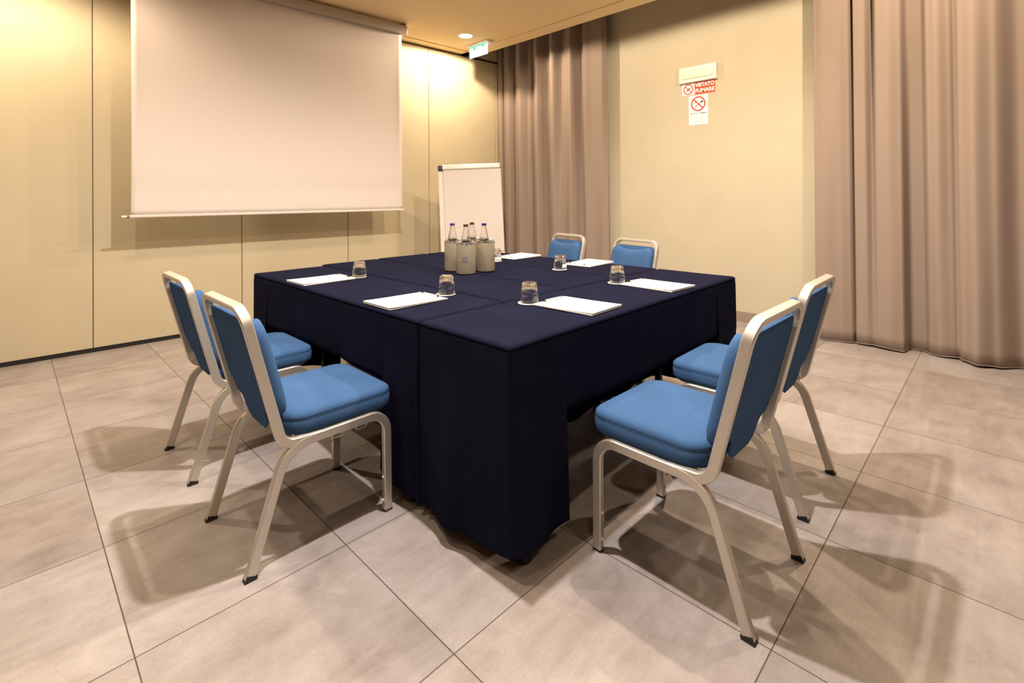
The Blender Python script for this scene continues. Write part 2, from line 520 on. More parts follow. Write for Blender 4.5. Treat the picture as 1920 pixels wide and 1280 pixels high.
def curtain(name, label, ctrl, y0, y1, ztop, zbot, n=240, nz=36, deep=1.0):
    """ctrl: (y, x at the top, x at the hem), y ascending"""
    t = thing(name, label, 'curtain', (4.9, (y0 + y1) / 2, 0))
    ox, oy = 4.9, (y0 + y1) / 2
    rnd = random.Random(3)
    bm = bmesh.new(); g = []
    for j in range(nz + 1):
        tz = j / nz; z = zbot + (ztop - zbot) * tz
        row = []
        for i in range(n + 1):
            y = y0 + (y1 - y0) * i / n
            xt, xb = catmull(ctrl, y)
            xt, xb = 4.905 + (xt - 4.905) * deep, 4.905 + (xb - 4.905) * deep
            k = tz ** 0.8
            x = xb + (xt - xb) * k
            x += 0.0025 * math.sin(y * 37 + z * 3.1) * (1 - tz) + 0.0018 * math.sin(z * 19 + y * 9) * (1 - tz) ** 2
            x += 0.004 * math.sin(z * 34 + math.sin(y * 8) * 2) * max(0, 1 - z / 0.5) * (0.5 + 0.5 * math.sin(y * 5 + 1))
            zz = z + (0.006 * math.sin(y * 11) if j == 0 else 0)
            row.append(bm.verts.new((min(x, XR - 0.014) - ox, y - oy, zz)))
        g.append(row)
    for j in range(nz):
        for i in range(n):
            bm.faces.new((g[j][i], g[j][i + 1], g[j + 1][i + 1], g[j + 1][i]))
    fab = obj('drape', bm, M['curtain'], t, angle=80)
    so = fab.modifiers.new('thickness', 'SOLIDIFY'); so.thickness = 0.004; so.offset = 0
    bm = bmesh.new()
    pts = []
    for i in range(n + 1):
        y = y0 + (y1 - y0) * i / n
        pts.append(Vector((min(4.905 + (catmull(ctrl, y)[1] - 4.905) * deep, XR - 0.016) - 0.003 - ox, y - oy, zbot + 0.003 + 0.006 * math.sin(y * 11))))
    sweep(bm, pts, circle(0.0035, 6), (1, 0, 0))
    obj('hem', bm, M['curtain'], t)
    obj('track', box(4.86 - ox, 4.93 - ox, y0 - oy, y1 - oy, 3.375, 3.42), M['white_plastic'], t, smooth=False)
    return t

left_ctrl = [(3.245, 4.895, 4.905), (3.30, 4.865, 4.885), (3.42, 4.86, 4.90), (3.53, 4.845, 4.87), (3.60, 4.93, 4.935), (3.66, 4.955, 4.94),
             (3.76, 4.865, 4.86), (3.86, 4.90, 4.875), (3.93, 4.93, 4.855), (4.02, 4.845, 4.85), (4.06, 4.85, 4.86), (4.14, 4.965, 4.955),
             (4.20, 4.95, 4.94), (4.29, 4.845, 4.85), (4.35, 4.87, 4.88), (4.43, 4.97, 4.965), (4.52, 4.93, 4.90), (4.60, 4.845, 4.85),
             (4.68, 4.87, 4.86), (4.76, 4.955, 4.93), (4.84, 4.86, 4.86), (4.91, 4.865, 4.87), (4.945, 4.965, 4.965), (4.97, 4.86, 4.87), (5.01, 4.85, 4.86)]
curtain('curtain', 'taupe curtain hanging in the corner behind the flipchart', left_ctrl, 3.245, 5.01, 3.375, 0.012, deep=1.35)
right_ctrl = [(-2.2, 4.86, 4.86), (-2.0, 4.97, 4.96), (-1.82, 4.84, 4.83), (-1.6, 4.96, 4.95), (-1.4, 4.84, 4.83), (-1.2, 4.965, 4.96), (-1.02, 4.85, 4.83),
              (-0.85, 4.965, 4.97), (-0.66, 4.84, 4.82), (-0.47, 4.96, 4.96), (-0.29, 4.85, 4.84), (-0.10, 4.94, 4.93), (0.03, 4.86, 4.84),
              (0.13, 4.835, 4.80), (0.205, 4.87, 4.86), (0.232, 4.905, 4.905), (0.262, 4.875, 4.90), (0.33, 4.845, 4.89), (0.385, 4.87, 4.91), (0.425, 4.96, 4.955), (0.50, 4.965, 4.965), (0.52, 4.955, 4.955),
              (0.545, 4.87, 4.845), (0.62, 4.845, 4.84), (0.69, 4.85, 4.85), (0.735, 4.945, 4.865), (0.775, 4.87, 4.86), (0.845, 4.865, 4.868),
              (0.862, 4.935, 4.895), (0.880, 4.86, 4.862), (0.95, 4.84, 4.85), (1.05, 4.845, 4.83), (1.13, 4.87, 4.835)]
curtain('curtain', 'wide taupe curtain along the right edge, nearest the right pair of chairs', right_ctrl, -2.2, 1.13, 3.375, 0.012, 420, deep=1.3)

# ------------------------------------------------------------------ things on the right wall
el = thing('emergency_light', 'white rectangular wall fitting mounted above the red sign', 'wall fitting', (XR, 2.203, 2.475))
bm = bmesh.new()
rings = []
for x, dz, dy in ((0.0, 0.080, 0.195), (-0.028, 0.080, 0.195), (-0.034, 0.076, 0.191)):
    rings.append([(x, -dy, -dz), (x, dy, -dz), (x, dy, dz), (x, -dy, dz)])
loft(bm, rings); obj('housing', bm, M['white_plastic'], el, smooth=False)
obj('lens', box(-0.042, -0.033, -0.165, 0.165, -0.042, 0.012, 0.004), M['beige_grille'], el, smooth=False)
obj('ridge', box(-0.037, -0.033, -0.175, 0.175, 0.034, 0.039, 0.001), M['beige_grille'], el, smooth=False)

# signs: local x to the reader's right (world -Y), y up, z out of the wall
def wall_mtx(y, z, x=XR): return Matrix(((0, 0, -1, x), (-1, 0, 0, y), (0, 1, 0, z), (0, 0, 0, 1)))
def ring_bm(r0, r1, z0, z1, n=48):
    bm = bmesh.new(); lathe(bm, [(r0, z0), (r1, z0), (r1, z1), (r0, z1), (r0, z0)], n); return bm
def bar_bm(L, wd, z0, z1, ang, cx=0, cy=0):
    return add_box(bmesh.new(), -L / 2, L / 2, -wd / 2, wd / 2, z0, z1, 0, 0, Matrix.Translation((cx, cy, 0)) @ Matrix.Rotation(R(ang), 4, 'Z'))
def cigarette(s, z0):
    bm = bmesh.new()
    join_bm(bm, bar_bm(1.05 * s, 0.17 * s, z0, z0 + 0.0006, 36, 0.05 * s, 0.02 * s))
    return bm
def smoke(s, z0):
    bm = bmesh.new()
    for k, (cx, cy) in enumerate(((-0.42, 0.1), (-0.30, 0.26), (-0.16, 0.34))):
        join_bm(bm, bar_bm(0.22 * s, 0.05 * s, z0, z0 + 0.0006, 60 - 30 * k, cx * s, cy * s))
    return bm

ns = thing('no_smoking_sign', 'red and white VIETATO FUMARE no smoking sign on the right wall', 'sign', (0, 0, 0))
ns.matrix_world = wall_mtx(2.203, 2.330)
obj('plate', box(-0.175, 0.172, -0.060, 0.060, 0, 0.003), M['sign_white'], ns, smooth=False)
obj('red_field', box(-0.040, 0.172, -0.060, 0.060, 0.003, 0.0036), M['red'], ns, smooth=False)
for s_, y_ in (('VIETATO', 0.030), ('FUMARE', -0.028)):
    bm = text_mesh(s_, 0.056, 0.0012)
    w_ = max(v.co.x for v in bm.verts) - min(v.co.x for v in bm.verts)
    k = 0.196 / w_
    bmesh.ops.transform(bm, matrix=Matrix.Translation((0.066, y_, 0.004)) @ Matrix.Diagonal((k, 1, 1, 1)), verts=bm.verts)
    obj('lettering', bm, M['sign_white'], ns, smooth=False)
ic = ring_bm(0.043, 0.054, 0.003, 0.0042)
join_bm(ic, bar_bm(0.092, 0.009, 0.0034, 0.0046, -45))
bmesh.ops.translate(ic, vec=(-0.108, 0.0, 0), verts=ic.verts)
obj('prohibition_ring', ic, M['red'], ns, smooth=False)
cg = cigarette(0.055, 0.0046); bmesh.ops.translate(cg, vec=(-0.108, 0, 0), verts=cg.verts)
obj('cigarette_symbol', cg, M['ink'], ns, smooth=False)

nn = thing('no_smoking_notice', 'white notice with a round no smoking symbol, lowest on the right wall', 'notice')
nn.matrix_world = wall_mtx(2.207, 2.106)
obj('sheet', box(-0.100, 0.100, -0.150, 0.150, 0, 0.002), M['sign_white'], nn, smooth=False)
ic = ring_bm(0.062, 0.076, 0.002, 0.0030)
join_bm(ic, bar_bm(0.130, 0.012, 0.0028, 0.0040, -45))
bmesh.ops.translate(ic, vec=(0.0, 0.064, 0), verts=ic.verts)
obj('prohibition_ring', ic, M['red'], nn, smooth=False)
cg = bmesh.new()
join_bm(cg, bar_bm(0.092, 0.018, 0.002, 0.0026, 36, 0.006, -0.006))
bmesh.ops.translate(cg, vec=(0, 0.064, 0), verts=cg.verts)
obj('cigarette_symbol', cg, M['grey_ink'], nn, smooth=False)
cg = smoke(0.09, 0.002)
bmesh.ops.translate(cg, vec=(0, 0.064, 0), verts=cg.verts)
obj('smoke_symbol', cg, M['ink'], nn, smooth=False)
cg = bar_bm(0.022, 0.020, 0.0026, 0.0030, 36, 0.040, 0.018)
bmesh.ops.translate(cg, vec=(0, 0.064, 0), verts=cg.verts)
obj('cigarette_tip', cg, M['ink'], nn, smooth=False)
bm = text_mesh('VIETATO FUMARE', 0.024, 0.0004)
w_ = max(v.co.x for v in bm.verts) - min(v.co.x for v in bm.verts)
bmesh.ops.transform(bm, matrix=Matrix.Translation((0.0, -0.036, 0.0022)) @ Matrix.Diagonal((0.182 / w_, 1, 1, 1)), verts=bm.verts)
obj('lettering', bm, M['ink'], nn, smooth=False)
bm = bmesh.new()
rr = random.Random(4)
for k in range(7):
    L = 0.14 * (0.75 + 0.25 * rr.random())
    join_bm(bm, bar_bm(L, 0.0035, 0.002, 0.0024, 0, 0, -0.062 - k * 0.0105))
obj('small_print', bm, M['grey_ink'], nn, smooth=False)

# ------------------------------------------------------------------ flipchart easel
fc = thing('flipchart_easel', 'white flipchart easel with blank paper standing in the corner by the curtain', 'flipchart', (3.60, 4.20, 0))
FW = math.atan2(4.20, 3.60)
fc.rotation_euler = (0, 0, FW - PI / 2 - R(1))      # local -y towards the viewer
BT = Matrix.Translation((0, 0, 1.58)) @ Matrix.Rotation(R(-2.1), 4, 'Y') @ Matrix.Rotation(R(-6), 4, 'X')
def fob(name, bm, mt, par=fc, smooth=False):
    bmesh.ops.transform(bm, matrix=BT, verts=bm.verts); return obj(name, bm, mt, par, smooth)
brd = fob('board', box(-0.345, 0.345, -0.012, 0.012, -0.985, 0.0, 0.004), M['flip_metal'])
bm = bmesh.new()
loft(bm, [[(-0.290, -0.030, -0.02), (0.338, -0.030, -0.02), (0.338, -0.014, -0.02), (-0.290, -0.014, -0.02)],
          [(-0.288, -0.022, -0.5), (0.340, -0.022, -0.5), (0.340, -0.013, -0.5), (-0.288, -0.013, -0.5)],
          [(-0.286, -0.024, -0.955), (0.342, -0.024, -0.955), (0.342, -0.013, -0.955), (-0.286, -0.013, -0.955)]])
fob('paper_pad', bm, M['flip_paper'])
bm = bmesh.new()
sweep(bm, [Vector((-0.295, -0.026, -0.018)), Vector((0.335, -0.026, -0.018))], section(0.020, 0.029, 0.012), (0, 1, 0))
cb = fob('clamp_bar', bm, M['flip_metal'], fc, True)
fob('end_cap', box(-0.346, -0.295, -0.045, -0.006, -0.046, 0.006, 0.006), M['black_plastic'], cb)
fob('end_cap', box(0.335, 0.343, -0.045, -0.006, -0.046, 0.006, 0.003), M['joint'], cb)
bm = bmesh.new(); add_box(bm, -0.345, 0.345, -0.085, -0.010, -1.000, -0.985, 0.003)
add_box(bm, -0.345, 0.345, -0.085, -0.080, -1.000, -0.965, 0.001)
tr = fob('pen_tray', bm, M['flip_metal'])
fob('tray_end', box(0.22, 0.335, -0.075, -0.02, -1.03, -1.0, 0.003), M['black_plastic'], tr)
for (xa, ya), (xb, yb) in (((-0.26, 0.0), (-0.33, -0.16)), ((0.26, 0.0), (0.33, -0.16)), ((0.0, 0.03), (0.0, 0.52))):
    bm = bmesh.new()
    za = 1.5 if yb > 0 else 0.62
    yy = 0.03 if yb > 0 else -0.08
    sweep(bm, [Vector((xa, yy + 0.03, za)), Vector((xb, yb, 0.018))], section(0.011, 0.017, 0.004), (1, 0, 0))
    lg = obj('leg', bm, M['flip_metal'], fc)
    bm = bmesh.new(); lathe(bm, [(0, 0), (0.018, 0.0), (0.02, 0.006), (0.017, 0.03), (0, 0.032)], 16, cx=xb, cy=yb)
    obj('foot', bm, M['black_plastic'], lg)

# ------------------------------------------------------------------ stacking chairs (local y forward, origin between the rear feet)
HX = 0.2165
SEC = section(0.0112, 0.0160, 0.0028)
def Vs(pts): return [Vector(p) for p in pts]
def up_y(z): return 0.090 - 0.255 * (z - 0.45)

def make_chair(hook_sides):
    t = thing('stacking_chair', '', 'chair')
    # seat cushion
    hx, y0, y1 = 0.216, 0.120, 0.542
    cy, hy = (y0 + y1) / 2, (y1 - y0) / 2
    prof = [(0.4005, 0.024), (0.4015, 0.008), (0.407, 0.002), (0.420, 0.0), (0.449, 0.0), (0.4525, 0.0022), (0.456, 0.0004), (0.467, 0.003), (0.476, 0.010), (0.4825, 0.024), (0.487, 0.055), (0.4895, 0.10), (0.4905, 0.16)]
    bm = bmesh.new(); rings = []
    for z, ins in prof:
        o_ = rrect(hx - ins, hy - ins, max(0.012, 0.060 - ins * 0.4), 8, max(0.012, 0.085 - ins * 0.4))
        ring = []
        for x, y in o_:
            dip = -0.006 * smooth01((z - 0.47) / 0.02) * (y / hy) ** 2 * (1 if y > 0 else 0.3)
            ring.append((x, y + cy, z + dip))
        rings.append(ring)
    loft(bm, rings)
    seat = obj('seat', bm, M['blue'], t, angle=60)
    bm = bmesh.new()
    sweep(bm, [Vector((x, y + cy, 0.4525)) for x, y in rrect(hx - 0.0018, hy - 0.0018, 0.060, 8, 0.085)], circle(0.0020, 8), (0, 0, 1), closed=True)
    obj('piping', bm, M['blue'], seat)
    # back hoop
    tilt = Vector((0, -0.255, 1)).normalized()
    zt = 0.868
    P = [(HX, 0.235, 0.3860), (HX, up_y(0.3925), 0.3925), (HX, up_y(zt), zt), (-HX, up_y(zt), zt), (-HX, up_y(0.3925), 0.3925), (-HX, 0.235, 0.3860)]
    bm = bmesh.new(); sweep(bm, fillet(P, [0.058, 0.066, 0.066, 0.058], 9), section(0.0107, 0.0160, 0.0028), (1, 0, 0))
    obj('back_frame', bm, M['alu'], t, angle=25)
    # back pad: rings stacked along the pad normal, outline in (x, s) with s along the tilted upright
    nrm = Vector((0, 1, 0.255)).normalized()
    def place(x, s, d):
        z = 0.45 + s * tilt.z
        return Vector((x, 0.090, 0.45)) + Vector((0, tilt.y, tilt.z)) * s + nrm * d
    S0, S1 = 0.022, 0.372
    HW = HX - 0.0115
    def outline(ins):
        pts = []
        n = 16
        hw = HW - ins
        s0, s1 = S0 + ins, S1 - ins
        r = 0.055
        for k in range(n + 1):                       # concave top edge, right to left
            u = 1 - 2 * k / n
            pts.append((hw * 0.80 * u, s1 + 0.004 - 0.026 * (1 - u * u) ** 0.8))
        pts += [(-hw * 0.92, s1 - 0.014), (-hw * 0.985, s1 - 0.04)]
        for k in range(5): pts.append((-hw, s1 - 0.07 - (s1 - s0 - 0.14) * k / 4))
        pts += [(-hw * 0.985, s0 + 0.03), (-hw * 0.92, s0 + 0.006)]
        for k in range(7): pts.append((-hw * 0.80 + 1.6 * hw * k / 6, s0))
        pts += [(hw * 0.92, s0 + 0.006), (hw * 0.985, s0 + 0.03)]
        for k in range(5): pts.append((hw, s0 + 0.07 + (s1 - s0 - 0.14) * k / 4))
        pts += [(hw * 0.985, s1 - 0.04), (hw * 0.92, s1 - 0.014)]
        return pts
    bm = bmesh.new()
    rings = [[place(x, s, d) for x, s in outline(i)] for d, i in ((0.006, 0.004), (0.012, 0.0), (0.034, 0.0), (0.048, 0.005), (0.057, 0.016), (0.063, 0.034), (0.066, 0.060), (0.0675, 0.085))]
    loft(bm, rings)
    bk = obj('backrest', bm, M['blue'], t, angle=60)
    # flat back panel, narrowing to a tongue behind the seat
    half = [(HW * 0.78, 0.388), (HW * 0.90, 0.381), (HW * 0.97, 0.364), (HW, 0.340), (HW, 0.112), (HW - 0.012, 0.098), (0.135, 0.044), (0.110, 0.024), (0.104, -0.006), (0.090, -0.030), (0.065, -0.047)]
    po = [(-x, y) for x, y in half] + half[::-1]
    bm = bmesh.new(); loft(bm, [[place(x, s, 0.0005) for x, s in po], [place(x, s, 0.0075) for x, s in po]])
    obj('back_panel', bm, M['blue'], bk, smooth=False)
    # leg frames
    for sx in (-1, 1):
        x = sx * HX
        full = fillet([(x, 0.0, 0.006), (x, 0.118, 0.385), (x, 0.500, 0.385), (x, 0.503, 0.004)], [0.115, 0.072], 12)
        rear, rail, front = full[:14], full[13:15], full[14:]
        bm = bmesh.new(); sweep(bm, rear, SEC, (1, 0, 0)); lg = obj('leg', bm, M['alu'], t, angle=25)
        bm = bmesh.new()
        loft(bm, [[(x - .0122, -0.0185, 0.0), (x + .0122, -0.0185, 0.0), (x + .0122, 0.0195, 0.0), (x - .0122, 0.0195, 0.0)],
                  [(x - .0122, -0.0105, 0.022), (x + .0122, -0.0105, 0.022), (x + .0122, 0.0215, 0.010), (x - .0122, 0.0215, 0.010)]])
        obj('foot_cap', bm, M['black_plastic'], lg, smooth=False)
        bm = bmesh.new(); sweep(bm, front, SEC, (1, 0, 0)); lg = obj('leg', bm, M['alu'], t, angle=25)
        obj('foot_cap', box(x - 0.0112, x + 0.0112, 0.503 - 0.0162, 0.503 + 0.0162, 0.0, 0.008), M['black_plastic'], lg, smooth=False)
        for zb in (0.045, 0.135):
            bm = bmesh.new(); bmesh.ops.create_uvsphere(bm, u_segments=10, v_segments=6, radius=0.006)
            bmesh.ops.translate(bm, vec=(x, 0.503 - 0.017, zb), verts=bm.verts)
            obj('bumper', bm, M['white_plastic'], lg)
        bm = bmesh.new(); sweep(bm, rail, SEC, (1, 0, 0)); obj('seat_rail', bm, M['alu'], t, angle=25)
        if sx in hook_sides:
            for yc in (0.300, 0.395):
                bm = bmesh.new()
                xi = x - sx * 0.004
                pts = fillet([(xi, yc - 0.022, 0.372), (xi, yc - 0.022, 0.354), (xi, yc + 0.022, 0.354), (xi, yc + 0.022, 0.366)], [0.008, 0.008], 5)
                sweep(bm, pts, circle(0.0022, 6), (1, 0, 0)); obj('linking_hook', bm, M['alu'], t)
    # bar running under the edge of the cushion
    bm = bmesh.new()
    pts = fillet([(HX - 0.030, 0.15, 0.3985), (HX - 0.030, 0.521, 0.3985), (-HX + 0.030, 0.521, 0.3985), (-HX + 0.030, 0.15, 0.3985)], [0.055, 0.055], 8)
    sweep(bm, pts, section(0.009, 0.0085, 0.003), (0, 0, 1)); obj('seat_ring', bm, M['alu'], t)
    return t

c0 = make_chair((1,))
GRP = 'blue stacking chairs around the table'
c0.location = (0.545, 1.948, 0); c0.rotation_euler = (0, 0, R(-90)); c0['group'] = GRP
c0['label'] = 'blue cushioned aluminium chair, nearer of the pair on the left side'
dup(c0, (0.558, 2.708, 0), R(-90), 'blue cushioned aluminium chair, farther of the pair on the left side', GRP)
dup(c0, (3.545, 2.10, 0), R(79), 'blue cushioned chair back at the far side, in front of the bare yellow wall', GRP)
dup(c0, (3.63, 2.85, 0), R(78), 'blue cushioned chair back at the far side, in front of the taupe curtain', GRP)
c1 = make_chair((-1,))
c1.location = (2.317, 0.542, 0); c1.rotation_euler = (0, 0, R(0.5)); c1['group'] = GRP
c1['label'] = 'blue cushioned aluminium chair on the right, the one nearer the curtain'
c2 = dup(c0, (1.643, 0.500, 0), R(-1.0), 'blue cushioned aluminium chair on the right, the largest and nearest to the camera', GRP)

# ------------------------------------------------------------------ tables under navy cloths
TT = 0.745
def folding_table(cx, cy, lx, ly, label):
    """lx, ly full sizes along x and y"""
    t = thing('folding_table', label, 'table', (cx, cy, 0), 0, 'narrow tables pushed together')
    obj('tabletop', box(-lx / 2 + .016, lx / 2 - .016, -ly / 2 + .016, ly / 2 - .016, TT - 0.024, TT, 0.003), M['table_top'], t, smooth=False)
    ix, iy = (0.11, 0.05) if lx > ly else (0.05, 0.11)
    for sx in (-1, 1):
        for sy in (-1, 1):
            px, py = sx * (lx / 2 - ix), sy * (ly / 2 - iy)
            lg = obj('leg', box(px - .017, px + .017, py - .017, py + .017, 0.03, TT - 0.024, 0.002), M['steel_black'], t, smooth=False)
            bm = bmesh.new(); lathe(bm, [(0, 0), (0.022, 0), (0.025, 0.006), (0.022, 0.03), (0, 0.031)], 16, cx=px, cy=py)
            obj('foot', bm, M['black_plastic'], lg)
    return t

ZT = 0.7505
def cloth(cx, cy, L, W, rot, label, free, wrapw=0.272, group='navy tablecloths'):
    """local x along the table; free = (free -y side, free +y side, free -x end, free +x end)"""
    t = bpy.data.objects.new('tablecloth', None)
    bm = bmesh.new()
    hl, hw = L / 2, W / 2
    rnd = random.Random(int((cx * 13 + cy * 7) * 100))
    ph = [rnd.random() * 6.28 for _ in range(8)]
    er = 0.015
    def wr(x, y):      # soft wrinkles on the top
        return 0.0012 * math.sin(9 * x + 3 * y + ph[0]) + 0.0009 * math.sin(4 * x - 13 * y + ph[1]) + 0.0006 * math.sin(23 * x + 17 * y + ph[2])
    # top with rounded edges
    nx, ny = 56, 16
    def spread(n, h):
        a = [-h, -h + er * 0.15, -h + er * 0.5, -h + er]
        inner = [-h + er + (2 * h - 2 * er) * k / n for k in range(1, n)]
        return a + inner + [h - er, h - er * 0.5, h - er * 0.15, h]
    def drop(v, h):
        d = max(0.0, abs(v) - (h - er)) / er
        return er * (1 - math.sqrt(max(0, 1 - d * d)))
    xs, ys = spread(nx, hl), spread(ny, hw)
    g = [[bm.verts.new((x, y, ZT + wr(x, y) * min(1, (hl - abs(x)) / .03) * min(1, (hw - abs(y)) / .03) - max(drop(x, hl), drop(y, hw)))) for x in xs] for y in ys]
    for j in range(len(ys) - 1):
        for i in range(len(xs) - 1):
            bm.faces.new((g[j][i], g[j][i + 1], g[j + 1][i + 1], g[j + 1][i]))
    def skirt(path, zt, hem, off, nz=22):
        """path: list of (x, y, nx, ny, s); hem(s) bottom height; off(s, t) outward offset"""
        rows = []
        for k in range(nz + 1):
            tt = k / nz
            row = []
            for x, y, ax, ay, s in path:
                zb = hem(s); z = zt + (zb - zt) * tt
                o = off(s, tt)
                row.append(bm.verts.new((x + ax * o, y + ay * o, z)))
            rows.append(row)
        for A, B in zip(rows, rows[1:]):
            for i in range(len(A) - 1): bm.faces.new((A[i], B[i], B[i + 1], A[i + 1]))
    # long sides: short drop
    for sy, fr in ((-1, free[0]), (1, free[1])):
        n = 80
        path = [(-hl + 2 * hl * k / n, sy * hw, 0, sy, -hl + 2 * hl * k / n) for k in range(n + 1)]
        a = 1.0 if fr else 0.0
        skirt(path, ZT - er * 0.6, lambda s: 0.468 + 0.010 * math.sin(s * 3 + ph[3]) - 0.030 * smooth01((abs(s) - hl * 0.62) / (hl * 0.3)),
              lambda s, tt, a=a: -0.0048 * (1 - smooth01(tt / 0.12)) + smooth01(tt / 0.8) * (1 - 0.85 * smooth01((abs(s) - hl + wrapw + 0.10) / 0.08)) * (a * (0.003 + tt * (0.006 + 0.005 * math.sin(s * 10 + ph[4]) + 0.003 * math.sin(s * 23 + ph[5])))), 12)
    # ends: long drop, folded round the corners on to the sides
    for sx, fr in ((-1, free[2]), (1, free[3])):
        path = []
        cr = 0.012
        def side_pts(sy, rev):
            pts = [(sx * (hl - wrapw + (wrapw - cr) * k / 14), sy * hw, 0, sy) for k in range(15)]
            return pts[::-1] if rev else pts
        seq = side_pts(-1, False)
        for k in range(1, 8):
            a = k / 8 * PI / 2
            seq.append((sx * (hl - cr + cr * math.sin(a)), -(hw - cr + cr * math.cos(a)), sx * math.sin(a), -math.cos(a)))
        m_ = 30
        seq += [(sx * hl, -hw + cr + (2 * hw - 2 * cr) * k / m_, sx, 0) for k in range(m_ + 1)]
        for k in range(1, 8):
            a = k / 8 * PI / 2
            seq.append((sx * (hl - cr + cr * math.cos(a)), (hw - cr + cr * math.sin(a)), sx * math.cos(a), math.sin(a)))
        seq += side_pts(1, True)
        s = 0.0
        for k, (x, y, ax, ay) in enumerate(seq):
            if k: s += math.hypot(x - seq[k - 1][0], y - seq[k - 1][1])
            path.append((x, y, ax, ay, s))
        tot = s; c1_, c2_ = wrapw, tot - wrapw
        fS = (free[0], free[1])
        def amp(s):
            if s < c1_ - 0.02: return 1.0 if fS[0] else 0.0
            if s > c2_ + 0.02: return 1.0 if fS[1] else 0.0
            e = 1.0 if fr else 0.0
            if s < c1_ + 0.05: return min(e, 1.0 if fS[0] else 0.0) if s < c1_ + 0.02 else e * (0.5 if not fS[0] else 1)
            if s > c2_ - 0.05: return min(e, 1.0 if fS[1] else 0.0) if s > c2_ - 0.02 else e * (0.5 if not fS[1] else 1)
            return e
        def hem(s, tot=tot):
            edge = min(s, tot - s)
            rise = 0.022 * (1 - smooth01(edge / 0.10)) ** 2
            dc = min(abs(s - c1_), abs(s - c2_))
            mid = 0.018 * smooth01((dc - 0.02) / 0.2)
            return 0.062 + rise + mid + 0.012 * math.sin(s * 11 + ph[6])
        def off(s, tt):
            a = amp(s)
            dc = min(abs(s - c1_), abs(s - c2_))
            cone = -0.040 * math.exp(-(dc / 0.05) ** 2) * tt ** 1.2
            return (-0.0045 * (1 - smooth01(tt / 0.06)) + 0.0004 + smooth01(tt / 0.5) * 0.0026) + smooth01(tt / 0.7) * a * (0.006 + tt * 0.006 + cone + tt ** 1.2 * (0.012 * math.sin(s * 19 + ph[7]) + 0.006 * math.sin(s * 43 + ph[2])))
        skirt(path, ZT - er * 0.6, hem, off, 30)
    me_o = obj('tablecloth', bm, M['cloth'], None, angle=75)
    bpy.data.objects.remove(t)
    me_o.location = (cx, cy, 0); me_o.rotation_euler = (0, 0, rot)
    so = me_o.modifiers.new('thickness', 'SOLIDIFY'); so.thickness = 0.0016; so.offset = 1
    tag(me_o, label, 'tablecloth', group)
    return me_o

TABLES = [ # x0, x1, y0, y1, where, free sides in local order
    (1.108, 2.972, 1.106, 1.590, 'front', (True, False, True, True)),
    (1.108, 1.570, 1.606, 3.410, 'left', (False, True, False, True)),
    (1.586, 2.022, 1.606, 3.480, 'second from left', (False, False, False, True)),
    (2.038, 2.492, 1.606, 3.495, 'third from left', (False, False, False, True)),
    (2.508, 2.975, 1.606, 3.490, 'far right', (True, False, False, True)),
]
tl = {'front': 'narrow black-legged table under the front navy cloth, nearest the camera',
      'left': 'narrow black-legged table under the navy cloth beside the left chairs',
      'second from left': 'narrow black-legged table under the navy cloth just left of the bottle coolers',
      'third from left': 'narrow black-legged table under the navy cloth that carries the bottle coolers',
      'far right': 'narrow black-legged table under the navy cloth beside the two far chairs'}
cl = {'front': 'navy cloth over the front table, reaching to the floor at the near corner',
      'left': 'navy cloth over the table along the two left chairs',
      'second from left': 'navy cloth just left of the bottle coolers, second from the left chairs',
      'third from left': 'navy cloth under the bottle coolers in the middle',
      'far right': 'navy cloth over the table along the two far chairs'}
for x0_, x1_, y0_, y1_, wh, fr in TABLES:
    cx, cy = (x0_ + x1_) / 2, (y0_ + y1_) / 2
    folding_table(cx, cy, x1_ - x0_, y1_ - y0_, tl[wh])
    if wh == 'front': cloth(cx, cy, x1_ - x0_, y1_ - y0_, 0, cl[wh], fr)
    else: cloth(cx, cy, y1_ - y0_, x1_ - x0_, PI / 2, cl[wh], fr, 0.232)

# ------------------------------------------------------------------ notepads, pens
ZC = 0.7545
def make_pad():
    t = thing('notepad', '', 'notepad')
    bm = bmesh.new()
    n = 10
    hx, hy = 0.110, 0.1525                    # local y = long side, +y away from the sitter
    def sheet(z, lift, dx, dy, th=0.0008):
        A, B = [], []
        for i in range(n + 1):
            v = i / n; y = -hy + 2 * hy * v
            zz = z + lift * (1 - v) ** 2.2
            A.append([(-hx + dx, y + dy, zz), (hx + dx, y + dy, zz)]); B.append([(-hx + dx, y + dy, zz - th), (hx + dx, y + dy, zz - th)])
        rings = [[a[0], a[1], b[1], b[0]] for a, b in zip(A, B)]
        loft(bm, rings)
    add_box(bm, -hx, hx, -hy, hy, 0.0, 0.0045)
    obj('sheets', bm, M['paper'], t, smooth=False)
    bm = bmesh.new(); sheet(0.0056, 0.004, 0.001, -0.002)
    cv = obj('cover_sheet', bm, M['paper'], t, smooth=False)
    bm = bmesh.new()
    zl = 0.0059
    def decal(x0, x1, y0, y1): add_box(bm, x0, x1, y0, y1, zl + 0.0003, zl + 0.0006)
    ring = bmesh.new(); lathe(ring, [(0.015, zl), (0.018, zl), (0.018, zl + 0.0006), (0.015, zl + 0.0006), (0.015, zl)], 24)
    bmesh.ops.transform(ring, matrix=Matrix.Translation((0, 0.06, 0)) @ Matrix.Diagonal((1.5, 0.8, 1, 1)), verts=ring.verts)
    join_bm(bm, ring)
    decal(-0.05, 0.05, 0.034, 0.037)
    obj('logo', bm, M['print'], cv, smooth=False)
    return t
